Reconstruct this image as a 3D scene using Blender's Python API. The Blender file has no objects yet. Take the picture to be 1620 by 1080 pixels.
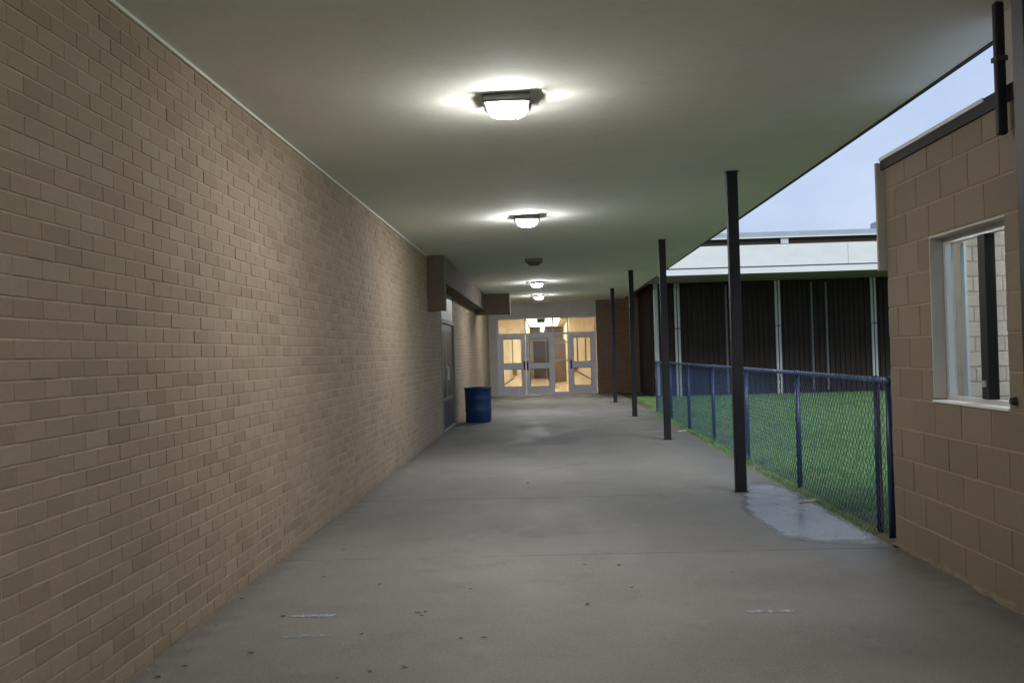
import bpy, bmesh, math, random
import numpy as np
from mathutils import Vector, Matrix
rnd = random.Random(7)
scene = bpy.context.scene
col = scene.collection

# ------------------------------------------------------------------ camera
H = 1.42
YAW, PITCH, ROLL = 0.03232, 0.01191, 0.02821
cy, sy = math.cos(YAW), math.sin(YAW)
fwd = Vector((-sy * math.cos(PITCH), cy * math.cos(PITCH), math.sin(PITCH)))
r0 = Vector((cy, sy, 0)); u0 = r0.cross(fwd)
right = r0 * math.cos(ROLL) - u0 * math.sin(ROLL)
up = r0 * math.sin(ROLL) + u0 * math.cos(ROLL)
cam_data = bpy.data.cameras.new('camera'); cam = bpy.data.objects.new('camera', cam_data); col.objects.link(cam)
cam_data.sensor_width = 36.0; cam_data.lens = 36.0 * 1650 / 1620
cam_data.clip_start = 0.05; cam_data.clip_end = 2000
M = Matrix((right, up, -fwd)).transposed().to_4x4(); M.translation = (0, 0, H)
cam.matrix_world = M
scene.camera = cam

# ------------------------------------------------------------------ sky, sun, exposure
SUN_EL, SUN_AZ = math.radians(40), math.radians(158)      # azimuth clockwise from +Y
world = bpy.data.worlds.new('World'); scene.world = world; world.use_nodes = True
wt = world.node_tree; wt.nodes.clear()
wo = wt.nodes.new('ShaderNodeOutputWorld'); bg = wt.nodes.new('ShaderNodeBackground')
sk = wt.nodes.new('ShaderNodeTexSky'); sk.sky_type = 'NISHITA'; sk.sun_disc = False
sk.sun_elevation = SUN_EL; sk.sun_rotation = SUN_AZ; sk.air_density = 1.2; sk.dust_density = 4.0
tc = wt.nodes.new('ShaderNodeTexCoord'); mp = wt.nodes.new('ShaderNodeMapping'); mp.inputs['Scale'].default_value = (1, 1, 2.2)
nz = wt.nodes.new('ShaderNodeTexNoise'); nz.inputs['Scale'].default_value = 2.3; nz.inputs['Detail'].default_value = 6; nz.inputs['Roughness'].default_value = .55
wt.links.new(tc.outputs['Generated'], mp.inputs['Vector']); wt.links.new(mp.outputs[0], nz.inputs['Vector'])
cr = wt.nodes.new('ShaderNodeValToRGB')
cr.color_ramp.elements[0].position = .3; cr.color_ramp.elements[0].color = (3.3, 4.4, 6.8, 1)
cr.color_ramp.elements[1].position = .72; cr.color_ramp.elements[1].color = (5.9, 6.7, 8.3, 1)
wt.links.new(nz.outputs['Fac'], cr.inputs['Fac'])
mx = wt.nodes.new('ShaderNodeMix'); mx.data_type = 'RGBA'; mx.inputs['Factor'].default_value = .85      # cloud deck over the clear sky
wt.links.new(sk.outputs[0], mx.inputs['A']); wt.links.new(cr.outputs[0], mx.inputs['B'])
wt.links.new(mx.outputs['Result'], bg.inputs['Color']); bg.inputs['Strength'].default_value = .056
wt.links.new(bg.outputs[0], wo.inputs['Surface'])
sd = bpy.data.lights.new('sun', 'SUN'); sd.energy = 1.2; sd.angle = math.radians(25); sd.color = (1, .97, .92)
sun = bpy.data.objects.new('sun', sd); col.objects.link(sun)
sdir = Vector((math.sin(SUN_AZ) * math.cos(SUN_EL), math.cos(SUN_AZ) * math.cos(SUN_EL), math.sin(SUN_EL)))
sun.rotation_euler = sdir.to_track_quat('Z', 'Y').to_euler(); sun.location = (0, -10, 30)
vs = scene.view_settings
vs.view_transform = 'Standard'; vs.look = 'None'; vs.exposure = 1.2; vs.gamma = 1; vs.use_curve_mapping = False
scene.cycles.use_denoising = True
scene.cycles.max_bounces = 7; scene.cycles.diffuse_bounces = 4; scene.cycles.transparent_max_bounces = 24
scene.cycles.sample_clamp_indirect = 6
LAMP = 114.0

# ------------------------------------------------------------------ material helpers
def nodes(name):
    m = bpy.data.materials.new(name); m.use_nodes = True
    nt = m.node_tree; b = nt.nodes['Principled BSDF']
    return m, nt, b
def N(nt, t, **kw):
    n = nt.nodes.new(t)
    for k, v in kw.items():
        if k in n.inputs: n.inputs[k].default_value = v
        else: setattr(n, k, v)
    return n
def L(nt, a, b): nt.links.new(a, b)
def pos(nt):
    return nt.nodes.new('ShaderNodeNewGeometry').outputs['Position']
def noise(nt, vec, scale, detail=4, rough=.55, stretch=None):
    if stretch:
        mpn = N(nt, 'ShaderNodeMapping'); mpn.inputs['Scale'].default_value = stretch; L(nt, vec, mpn.inputs['Vector']); vec = mpn.outputs[0]
    n = N(nt, 'ShaderNodeTexNoise'); n.inputs['Scale'].default_value = scale; n.inputs['Detail'].default_value = detail; n.inputs['Roughness'].default_value = rough
    L(nt, vec, n.inputs['Vector']); return n.outputs['Fac']
def rng(nt, v, a, b, c=0., d=1.):
    n = N(nt, 'ShaderNodeMapRange'); n.inputs['From Min'].default_value = a; n.inputs['From Max'].default_value = b
    n.inputs['To Min'].default_value = c; n.inputs['To Max'].default_value = d; L(nt, v, n.inputs['Value']); return n.outputs[0]
def mixc(nt, fac, a, b):
    n = N(nt, 'ShaderNodeMix', data_type='RGBA')
    for s, v in (('Factor', fac), ('A', a), ('B', b)):
        if isinstance(v, (int, float)): n.inputs[s].default_value = v
        elif isinstance(v, tuple): n.inputs[s].default_value = (*v[:3], 1)
        else: L(nt, v, n.inputs[s])
    return n.outputs['Result']
def math_(nt, op, a, b=None):
    n = N(nt, 'ShaderNodeMath', operation=op)
    for i, v in enumerate((a, b)):
        if v is None: continue
        if isinstance(v, (int, float)): n.inputs[i].default_value = v
        else: L(nt, v, n.inputs[i])
    return n.outputs[0]
def bump(nt, b, h, strength, dist=.01):
    n = N(nt, 'ShaderNodeBump'); n.inputs['Strength'].default_value = strength; n.inputs['Distance'].default_value = dist
    L(nt, h, n.inputs['Height']); L(nt, n.outputs[0], b.inputs['Normal'])
def sc(c, k): return tuple(min(1, x * k) for x in c)
def simple(name, c, rough=.6, metal=0., var=.12, vscale=6., grain=.0, gscale=120., bs=.15, spec=.5, stretch=None):
    m, nt, b = nodes(name); p = pos(nt)
    f = noise(nt, p, vscale, 5, .6, stretch)
    L(nt, mixc(nt, rng(nt, f, .3, .7), sc(c, 1 - var), sc(c, 1 + var)), b.inputs['Base Color'])
    b.inputs['Roughness'].default_value = rough; b.inputs['Metallic'].default_value = metal; b.inputs['Specular IOR Level'].default_value = spec
    if grain: bump(nt, b, noise(nt, p, gscale, 3, .6), grain, .004)
    return m
def brick_mat(name, source, c0, c1, c2, rough=.85, grain=.35, gs=260, dirt=.15):
    """tan brick; each piece its own tone, from the object or from the mesh island"""
    m, nt, b = nodes(name); p = pos(nt)
    if source == 'object': r = N(nt, 'ShaderNodeObjectInfo').outputs['Random']
    else: r = N(nt, 'ShaderNodeNewGeometry').outputs['Random Per Island']
    ramp = N(nt, 'ShaderNodeValToRGB'); e = ramp.color_ramp.elements
    e[0].position = 0; e[0].color = (*c0, 1); e[1].position = 1; e[1].color = (*c2, 1)
    k = ramp.color_ramp.elements.new(.3); k.color = (*c1, 1)
    k = ramp.color_ramp.elements.new(.8); k.color = (*sc(c1, 1.06), 1)
    L(nt, r, ramp.inputs['Fac'])
    big = noise(nt, p, .55, 4, .6); fine = noise(nt, p, 55, 4, .7)
    col1 = mixc(nt, rng(nt, big, .35, .7, 0, dirt * 2), ramp.outputs[0], sc(c0, .82))
    tone = noise(nt, p, 1.1, 3, .6, (1, .6, 1.4)); col1 = mixc(nt, rng(nt, tone, .5, .72, 0, .45), col1, (c1[0] * 1.03, c1[1] * .96, c1[2] * 1.02))
    scuff = noise(nt, p, 9, 6, .75, (1, 1, .55)); col1 = mixc(nt, rng(nt, scuff, .62, .78, 0, .28), col1, sc(c2, 1.12))
    col2 = mixc(nt, rng(nt, fine, .35, .68, 0, .35), col1, sc(c0, .7))
    L(nt, col2, b.inputs['Base Color']); b.inputs['Roughness'].default_value = rough
    b.inputs['Specular IOR Level'].default_value = .3
    bump(nt, b, noise(nt, p, gs, 3, .7), grain, .003)
    return m
def emit(name, c, s):
    m, nt, b = nodes(name); b.inputs['Base Color'].default_value = (.8, .8, .8, 1)
    b.inputs['Emission Color'].default_value = (*c, 1); b.inputs['Emission Strength'].default_value = s; return m
def glass_mat(name, tint=(.9, .93, .92), rough=.02, boost=0.):
    m = bpy.data.materials.new(name); m.use_nodes = True; nt = m.node_tree; nt.nodes.clear()
    o = N(nt, 'ShaderNodeOutputMaterial'); mxs = N(nt, 'ShaderNodeMixShader'); t = N(nt, 'ShaderNodeBsdfTransparent'); g = N(nt, 'ShaderNodeBsdfGlossy')
    t.inputs['Color'].default_value = (*tint, 1); g.inputs['Roughness'].default_value = rough
    lw = N(nt, 'ShaderNodeLayerWeight'); lw.inputs['Blend'].default_value = .5
    fr = math_(nt, 'ADD', math_(nt, 'MULTIPLY', math_(nt, 'POWER', lw.outputs['Facing'], 5.), .9), .035)
    p = pos(nt); sm = noise(nt, p, 3.2, 5, .6)
    L(nt, math_(nt, 'ADD', fr, rng(nt, sm, .4, .75, boost, boost + .03)), mxs.inputs['Fac'])
    L(nt, t.outputs[0], mxs.inputs[1]); L(nt, g.outputs[0], mxs.inputs[2]); L(nt, mxs.outputs[0], o.inputs['Surface']); return m

BR = ((.268, .200, .134), (.328, .252, .174), (.370, .300, .218))
M_brick_o = brick_mat('tan_brick_single', 'object', *BR)
M_brick_i = brick_mat('tan_brick', 'island', *BR)
M_mortar = simple('mortar', (.43, .345, .25), .95, var=.18, vscale=5, grain=.4, gscale=300)
CB = ((.196, .149, .100), (.230, .177, .120), (.258, .202, .141))
M_block = brick_mat('brown_block', 'object', *CB, rough=.7, grain=.55, gs=190, dirt=.2)
M_blockmortar = simple('block_mortar', (.285, .218, .15), .9, var=.15, vscale=8, grain=.4, gscale=240)
WB = ((.50, .48, .45), (.58, .56, .52), (.64, .62, .58))
M_inner = brick_mat('painted_inner_block', 'object', *WB, rough=.5, grain=.25, dirt=.05)
M_innermortar = simple('painted_joint', (.36, .34, .32), .7)
M_soffit = None
def soffit_mat():
    m, nt, b = nodes('painted_soffit'); p = pos(nt)
    a = noise(nt, p, .45, 5, .6); d = noise(nt, p, 9, 5, .65)
    c1 = mixc(nt, rng(nt, a, .3, .72), (.72, .73, .655), (.785, .79, .715))
    c2 = mixc(nt, rng(nt, d, .52, .8, 0, .25), c1, (.60, .605, .505))
    st = noise(nt, p, 1.7, 7, .7); ring = rng(nt, math_(nt, 'ABSOLUTE', math_(nt, 'SUBTRACT', st, .60)), 0, .03, .16, 0)
    c2 = mixc(nt, ring, c2, (.52, .49, .38))
    c2 = mixc(nt, rng(nt, noise(nt, p, 70, 3, .7), .45, .75, 0, .28), c2, (.55, .555, .47))
    L(nt, c2, b.inputs['Base Color']); b.inputs['Roughness'].default_value = .9; b.inputs['Specular IOR Level'].default_value = .12
    bump(nt, b, noise(nt, p, 140, 3, .6), .12, .003); return m
M_soffit = soffit_mat()
def concrete_mat():
    m, nt, b = nodes('walkway_concrete'); p = pos(nt)
    big = noise(nt, p, .5, 5, .6); mid = noise(nt, p, 2.6, 6, .65); fine = noise(nt, p, 60, 4, .7)
    streak = noise(nt, p, 1.3, 5, .6, (1, .35, 1))
    c = mixc(nt, rng(nt, big, .3, .7), (.190, .182, .166), (.245, .236, .217))
    c = mixc(nt, rng(nt, mid, .45, .75, 0, .5), c, (.175, .166, .148))
    c = mixc(nt, rng(nt, fine, .38, .66, 0, .5), c, (.155, .147, .133))
    vor = N(nt, 'ShaderNodeTexVoronoi'); vor.inputs['Scale'].default_value = 2.1; vor.inputs['Randomness'].default_value = 1.; L(nt, p, vor.inputs['Vector'])
    spot = math_(nt, 'MULTIPLY', rng(nt, vor.outputs['Distance'], .03, .055, 1, 0), rng(nt, noise(nt, p, 3.1, 2), .5, .56))
    c = mixc(nt, math_(nt, 'MULTIPLY', spot, .45), c, (.06, .055, .05))
    sep = N(nt, 'ShaderNodeSeparateXYZ'); L(nt, p, sep.inputs[0])
    # damp band along the open side and grime along the booth
    wob = noise(nt, p, 1.1, 5, .6)
    xx = math_(nt, 'ADD', sep.outputs[0], rng(nt, wob, .3, .7, -.55, .55))
    damp = rng(nt, xx, 1.55, 2.15)
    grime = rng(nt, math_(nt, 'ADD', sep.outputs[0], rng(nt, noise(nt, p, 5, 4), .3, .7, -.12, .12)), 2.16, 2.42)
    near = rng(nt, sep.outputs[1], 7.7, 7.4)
    c = mixc(nt, math_(nt, 'MULTIPLY', damp, .35), c, (.12, .116, .108))
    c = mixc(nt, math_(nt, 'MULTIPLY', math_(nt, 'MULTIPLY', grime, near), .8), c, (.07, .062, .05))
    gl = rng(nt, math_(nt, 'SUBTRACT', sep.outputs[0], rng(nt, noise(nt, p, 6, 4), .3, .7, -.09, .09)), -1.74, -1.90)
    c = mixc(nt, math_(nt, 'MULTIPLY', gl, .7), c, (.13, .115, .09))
    smud = noise(nt, p, 1.9, 7, .72); c = mixc(nt, rng(nt, smud, .53, .68, 0, .55), c, (.135, .128, .118))
    pale = noise(nt, p, 3.7, 6, .7); c = mixc(nt, rng(nt, pale, .60, .74, 0, .4), c, (.33, .32, .295))
    spk = noise(nt, p, 95, 4, .75); c = mixc(nt, rng(nt, spk, .50, .70, 0, .6), c, (.12, .115, .105))
    spk2 = noise(nt, p, 70, 4, .75); c = mixc(nt, rng(nt, spk2, .54, .68, 0, .55), c, (.38, .37, .345))
    L(nt, c, b.inputs['Base Color'])
    rr = rng(nt, streak, .35, .68, .60, .80)
    rr2 = N(nt, 'ShaderNodeMix'); rr2.data_type = 'FLOAT'; L(nt, math_(nt, 'MULTIPLY', damp, .75), rr2.inputs['Factor']); L(nt, rr, rr2.inputs['A']); rr2.inputs['B'].default_value = .34
    L(nt, rr2.outputs['Result'], b.inputs['Roughness']); b.inputs['Specular IOR Level'].default_value = .3
    hsum = math_(nt, 'ADD', noise(nt, p, 180, 3, .7), math_(nt, 'MULTIPLY', mid, 1.5))
    bump(nt, b, hsum, .16, .004); return m
M_conc = concrete_mat()
M_joint = simple('joint_filler', (.085, .078, .068), .95, var=.3, vscale=20)
M_post = simple('black_post_paint', (.006, .0065, .009), .55, spec=.3, var=.35, vscale=9, grain=.1, gscale=60)
M_plate = simple('post_base_steel', (.03, .03, .032), .55, var=.4, vscale=12)
M_navy = simple('navy_vinyl', (.012, .026, .075), .38, var=.25, vscale=8)
M_wire = simple('navy_wire', (.030, .070, .165), .35, var=.25, vscale=14)
M_rail = simple('fence_rail', (.14, .20, .33), .25, var=.2, vscale=8)
M_rust = simple('rusty_tension_bar', (.11, .05, .03), .8, var=.4, vscale=20)
M_bulk = simple('brown_bulkhead_paint', (.125, .096, .068), .85, spec=.2, var=.15, vscale=4, grain=.1)
M_trim = simple('cream_trim', (.50, .49, .42), .5, var=.08)
M_frame = simple('blue_grey_frame_paint', (.58, .59, .65), .42, var=.08, vscale=7)
M_dframe = simple('grey_green_frame_paint', (.20, .22, .20), .5, var=.1, vscale=6)
M_kick = simple('dark_kick_plate', (.05, .04, .055), .4, var=.2)
M_dark = simple('dark_metal', (.02, .02, .022), .4, var=.2)
M_plaster = simple('grey_plaster', (.50, .48, .45), .8, var=.08, vscale=2.5, grain=.12)
M_gbrick = None
def far_brick():
    m, nt, b = nodes('far_brown_brick'); p = pos(nt)
    mpn = N(nt, 'ShaderNodeMapping'); mpn.inputs['Rotation'].default_value = (math.radians(90), 0, 0); L(nt, p, mpn.inputs['Vector'])
    br = N(nt, 'ShaderNodeTexBrick'); L(nt, mpn.outputs[0], br.inputs['Vector'])
    br.inputs['Scale'].default_value = 1; br.inputs['Brick Width'].default_value = .2286; br.inputs['Row Height'].default_value = .0762; br.inputs['Mortar Size'].default_value = .006
    br.inputs['Color1'].default_value = (.19, .115, .07, 1); br.inputs['Color2'].default_value = (.15, .09, .055, 1); br.inputs['Mortar'].default_value = (.2, .16, .12, 1)
    L(nt, br.outputs['Color'], b.inputs['Base Color']); b.inputs['Roughness'].default_value = .85; return m
M_gbrick = far_brick()
M_bin = simple('blue_bin_plastic', (.010, .048, .155), .5, var=.15, vscale=5, grain=.1, gscale=40)
M_binin = simple('bin_liner_black', (.012, .012, .014), .45)
M_siding = simple('dark_brown_siding', (.024, .017, .0145), .7, spec=.3, var=.3, vscale=3, stretch=(3, 3, .4))
M_white = simple('white_fascia_paint', (.60, .64, .655), .45, var=.05, vscale=2.2, stretch=(1, 1, 3))
M_mull = simple('pale_mullion', (.44, .48, .51), .4, var=.08)
M_mullg = simple('mullion_groove', (.05, .055, .065), .5)
M_seam = simple('seam_strip', (.10, .11, .125), .5)
M_over = simple('olive_overhang', (.27, .25, .225), .7, var=.1)
M_gap = simple('dark_vent_gap', (.03, .022, .018), .8)
M_cap = simple('grey_roof_metal', (.30, .34, .40), .38, var=.1, vscale=2)
M_alu = simple('window_aluminium', (.50, .51, .50), .35, metal=.2, var=.1)
M_pblue = simple('pale_blue_jamb_and_sky_strip', (.52, .64, .72), .35, var=.06)  # pale blue of the jamb and of the painted sky reflection
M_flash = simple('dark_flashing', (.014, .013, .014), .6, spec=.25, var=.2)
M_drip = simple('bright_drip_edge', (.72, .72, .72), .35, var=.05)
M_beige = simple('beige_ghost', (.36, .325, .28), .7, var=.06, grain=.1)
M_seal = simple('old_sealant', (.155, .122, .08), .95, var=.35, vscale=9, grain=.6, gscale=60)
M_dirt = simple('soil', (.095, .075, .05), .95, var=.4, vscale=6, grain=.7, gscale=60)
M_scrap = simple('weathered_wood', (.42, .36, .32), .8, var=.3, vscale=25)
M_leaf = simple('dead_leaf', (.045, .032, .022), .8, var=.4, vscale=30)
M_hwall = simple('cream_hall_wall', (.66, .57, .42), .55, var=.08, vscale=1.5)
M_hfloor = simple('hall_floor', (.50, .38, .22), .18, var=.12, vscale=3)
M_hceil = simple('hall_ceiling', (.55, .48, .36), .8, var=.06)
M_hdoor = simple('brown_hall_door', (.12, .07, .04), .5, var=.25, vscale=5)
M_rail_h = simple('brown_handrail', (.14, .075, .04), .5)
M_glass = glass_mat('door_glass')
M_bglass = glass_mat('booth_glass', (.88, .92, .94), .02, .02)
M_lens = emit('lit_lens', (1.0, .98, .965), LAMP)
M_lens2 = emit('lit_lens_far', (.97, .975, 1.0), LAMP * 1.2)  # far lamps set stronger to lift the dim far ceiling
M_lens_off = simple('unlit_lens', (.10, .10, .095), .35)
M_house = simple('fixture_housing', (.12, .11, .105), .4)
M_tube = emit('hall_tube_light', (1, .92, .80), 12)
M_btube = emit('booth_tube_light', (1, .95, .88), 15)
def ground_mat():
    m, nt, b = nodes('lawn_ground'); p = pos(nt)
    a = noise(nt, p, 1.2, 5, .6); d = noise(nt, p, 30, 4, .7)
    c = mixc(nt, rng(nt, a, .3, .7), (.075, .15, .045), (.115, .20, .065)); c = mixc(nt, rng(nt, d, .45, .75, 0, .5), c, (.06, .05, .03))
    L(nt, c, b.inputs['Base Color']); b.inputs['Roughness'].default_value = .95; bump(nt, b, d, .6, .03); return m
M_ground = ground_mat()
def grass_mat():
    m, nt, b = nodes('grass_blades'); p = pos(nt)
    r = N(nt, 'ShaderNodeNewGeometry').outputs['Random Per Island']; a = noise(nt, p, .8, 4, .6)
    c = mixc(nt, r, (.125, .29, .115), (.24, .42, .18)); c = mixc(nt, rng(nt, a, .4, .72, 0, .5), c, (.29, .39, .14))
    c = mixc(nt, rng(nt, noise(nt, p, 2.3, 5, .65), .55, .72, 0, .6), c, (.30, .30, .13)); c = mixc(nt, rng(nt, noise(nt, p, 1.1, 5, .65), .52, .7, 0, .55), c, (.07, .17, .06))
    L(nt, c, b.inputs['Base Color']); b.inputs['Roughness'].default_value = .6; b.inputs['Specular IOR Level'].default_value = .3
    o = nt.nodes['Material Output']; tl = N(nt, 'ShaderNodeBsdfTranslucent'); ms = N(nt, 'ShaderNodeMixShader'); ms.inputs['Fac'].default_value = .35
    L(nt, c, tl.inputs['Color']); L(nt, b.outputs[0], ms.inputs[1]); L(nt, tl.outputs[0], ms.inputs[2]); L(nt, ms.outputs[0], o.inputs['Surface']); return m
M_grass = grass_mat()
def puddle_mat():
    m, nt, b = nodes('thin_water_film'); p = pos(nt); o = nt.nodes['Material Output']
    b.inputs['Base Color'].default_value = (.29, .305, .33, 1); b.inputs['Specular IOR Level'].default_value = .8  # pale blue of the reflected sky put into the base colour
    n1 = noise(nt, p, 2.2, 5, .6)
    L(nt, rng(nt, n1, .35, .7, .16, .34), b.inputs['Roughness'])
    bump(nt, b, noise(nt, p, 9, 3, .5), .05, .006)
    at = N(nt, 'ShaderNodeAttribute', attribute_name='film'); tr = N(nt, 'ShaderNodeBsdfTransparent'); ms = N(nt, 'ShaderNodeMixShader')
    fac = rng(nt, math_(nt, 'ADD', at.outputs['Fac'], rng(nt, noise(nt, p, 5, 5, .65), .3, .7, -.30, .30)), .08, .85)
    L(nt, fac, ms.inputs['Fac']); L(nt, tr.outputs[0], ms.inputs[1]); L(nt, b.outputs[0], ms.inputs[2]); L(nt, ms.outputs[0], o.inputs['Surface']); return m
M_puddle = puddle_mat()
def chalk_mat(name, c, cover):
    m, nt, b = nodes(name); p = pos(nt); o = nt.nodes['Material Output']
    b.inputs['Base Color'].default_value = (*c, 1); b.inputs['Roughness'].default_value = .9
    tr = N(nt, 'ShaderNodeBsdfTransparent'); ms = N(nt, 'ShaderNodeMixShader')
    L(nt, rng(nt, noise(nt, p, 45, 5, .75), .62 - cover, .70 - cover * .5), ms.inputs['Fac']); L(nt, tr.outputs[0], ms.inputs[1]); L(nt, b.outputs[0], ms.inputs[2]); L(nt, ms.outputs[0], o.inputs['Surface']); return m
M_chalk = chalk_mat('worn_white_paint', (.40, .47, .51), .24)
M_chalk2 = chalk_mat('faded_blue_paint', (.30, .38, .43), .16)

# ------------------------------------------------------------------ object helpers
WORLD = {}
def base(o, parent, wloc):
    col.objects.link(o); WORLD[o.name] = Vector(wloc)
    if parent is not None:
        o.parent = parent; o.location = Vector(wloc) - WORLD[parent.name]
    else: o.location = wloc
    return o
def tag(o, label=None, cat=None, group=None, kind=None):
    if label: o['label'] = label
    if cat: o['category'] = cat
    if group: o['group'] = group
    if kind: o['kind'] = kind
    return o
def thing(name, loc, label, cat, group=None):
    o = bpy.data.objects.new(name, None); o.empty_display_size = .1
    return tag(base(o, None, loc), label, cat, group)
class MB:
    def __init__(s): s.v = []; s.f = []
    def box(s, x0, x1, y0, y1, z0, z1):
        n = len(s.v); s.v += [(x, y, z) for z in (z0, z1) for y in (y0, y1) for x in (x0, x1)]
        s.f += [tuple(n + i for i in q) for q in ((0, 2, 3, 1), (4, 5, 7, 6), (0, 1, 5, 4), (2, 6, 7, 3), (0, 4, 6, 2), (1, 3, 7, 5))]
        return s
    def cham(s, x0, x1, y0, y1, z0, z1, b=.004):
        """box with all edges chamfered"""
        n = len(s.v); P = {}
        for ix, x in enumerate((x0, x1)):
            for iy, y in enumerate((y0, y1)):
                for iz, z in enumerate((z0, z1)):
                    sx, sy_, sz = (b if ix == 0 else -b), (b if iy == 0 else -b), (b if iz == 0 else -b)
                    P[ix, iy, iz, 0] = len(s.v); s.v.append((x, y + sy_, z + sz))
                    P[ix, iy, iz, 1] = len(s.v); s.v.append((x + sx, y, z + sz))
                    P[ix, iy, iz, 2] = len(s.v); s.v.append((x + sx, y + sy_, z))
        cyc = ((0, 0), (1, 0), (1, 1), (0, 1))
        for k in (0, 1):
            s.f.append([P[k, a, c, 0] for a, c in (cyc if k else cyc[::-1])])
            s.f.append([P[a, k, c, 1] for a, c in (cyc[::-1] if k else cyc)])
            s.f.append([P[a, c, k, 2] for a, c in (cyc if k else cyc[::-1])])
        for a in (0, 1):
            for c in (0, 1):
                s.f.append([P[a, c, 0, 0], P[a, c, 1, 0], P[a, c, 1, 1], P[a, c, 0, 1]])
                s.f.append([P[a, 0, c, 0], P[a, 1, c, 0], P[a, 1, c, 2], P[a, 0, c, 2]])
                s.f.append([P[0, a, c, 1], P[1, a, c, 1], P[1, a, c, 2], P[0, a, c, 2]])
                for d in (0, 1): s.f.append([P[a, c, d, 0], P[a, c, d, 1], P[a, c, d, 2]])
        return s
    def tube(s, a, b, r0, r1=None, n=12, cap=True):
        r1 = r0 if r1 is None else r1; a = Vector(a); b = Vector(b); d = (b - a).normalized()
        u = d.orthogonal().normalized(); w = d.cross(u); k = len(s.v)
        for p, r in ((a, r0), (b, r1)):
            for i in range(n):
                t = 2 * math.pi * i / n; s.v.append(tuple(p + (u * math.cos(t) + w * math.sin(t)) * r))
        for i in range(n): j = (i + 1) % n; s.f.append((k + i, k + j, k + n + j, k + n + i))
        if cap: s.f.append(tuple(range(k + n - 1, k - 1, -1))); s.f.append(tuple(range(k + n, k + 2 * n)))
        return s
    def lathe(s, c, prof, n=32):
        k = len(s.v)
        for r, z in prof:
            for i in range(n): t = 2 * math.pi * i / n; s.v.append((c[0] + r * math.cos(t), c[1] + r * math.sin(t), c[2] + z))
        for m in range(len(prof) - 1):
            for i in range(n): j = (i + 1) % n; s.f.append((k + m * n + i, k + m * n + j, k + (m + 1) * n + j, k + (m + 1) * n + i))
        return s
    def build(s, name, mat, parent=None, smooth=False, fix=False, bevel=0):
        V = np.array(s.v); c = (V.min(0) + V.max(0)) / 2; c[2] = V[:, 2].min()
        me = bpy.data.meshes.new(name); me.from_pydata([tuple(x) for x in (V - c)], [], s.f)
        if fix or bevel:
            bm = bmesh.new(); bm.from_mesh(me)
            if bevel:
                bmesh.ops.bevel(bm, geom=bm.edges[:], offset=bevel, segments=2, affect='EDGES', profile=.6)
            bmesh.ops.recalc_face_normals(bm, faces=bm.faces[:]); bm.to_mesh(me); bm.free()
        me.update(); me.materials.append(mat)
        if smooth:
            for p in me.polygons: p.use_smooth = True
        o = bpy.data.objects.new(name, me); return base(o, parent, c)
def box(name, mat, parent, x0, x1, y0, y1, z0, z1, ch=0.):
    m = MB()
    if ch: m.cham(x0, x1, y0, y1, z0, z1, ch)
    else: m.box(x0, x1, y0, y1, z0, z1)
    return m.build(name, mat, parent, fix=bool(ch))
def copies(meshes, name, parent, places, world_parent):
    """pieces that share mesh data"""
    for k, p in places:
        o = bpy.data.objects.new(name, meshes[k]); col.objects.link(o); o.parent = parent
        o.location = Vector(p) - world_parent

def to_px(P):
    d = Vector(P) - Vector((0, 0, H)); w = d.dot(fwd)
    if w < .1: return None
    return 810 + 1650 * d.dot(right) / w, 540 - 1650 * d.dot(up) / w, w

# ------------------------------------------------------------------ the setting: ground, walkway
XL, ZL, SL = -1.925, 3.079, .021
def zc(x): return ZL + SL * (x - XL)
YE = 35.35
Y0 = -6.0
gm = MB(); gm.v = [(-300, -300, -.06), (300, -300, -.06), (300, 400, -.06), (-300, 400, -.06)]; gm.f = [(0, 1, 2, 3)]
tag(gm.build('ground', M_ground), kind='structure')
floor = box('walkway', M_joint, None, XL - .02, 2.36, Y0, YE + .1, -.2, -.012); tag(floor, kind='structure')
joints = [-6.0, -1.7, 1.3, 4.32, 7.36, 10.30, 13.3, 16.3, 19.3, 22.3, 25.3, 28.3, 31.3, 33.6, YE + .1]
for a, b_ in zip(joints[:-1], joints[1:]):
    m = MB(); xs = (XL, 2.40 if a > 7.2 else 2.435)
    m.cham(xs[0], xs[1], a + .005, b_ - .005, -.1, 0, .006); m.build('slab', M_conc, floor, fix=True)
for (x0, x1, y, w, mt) in ((-1.46, -1.20, 5.755, .055, M_chalk), (-1.40, -1.15, 5.335, .055, M_chalk2), (1.03, 1.185, 5.655, .045, M_chalk), (1.215, 1.285, 5.66, .05, M_chalk)):
    m = MB(); n = 10
    for i in range(n + 1):
        x = x0 + (x1 - x0) * i / n; ww = w / 2 * (1 if 0 < i < n else .5) * rnd.uniform(.75, 1.2)
        m.v += [(x, y - ww, .004), (x, y + ww, .004)]
    m.f = [(2 * i, 2 * i + 2, 2 * i + 3, 2 * i + 1) for i in range(n)]
    m.build('paint_mark', mt, floor)

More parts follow.
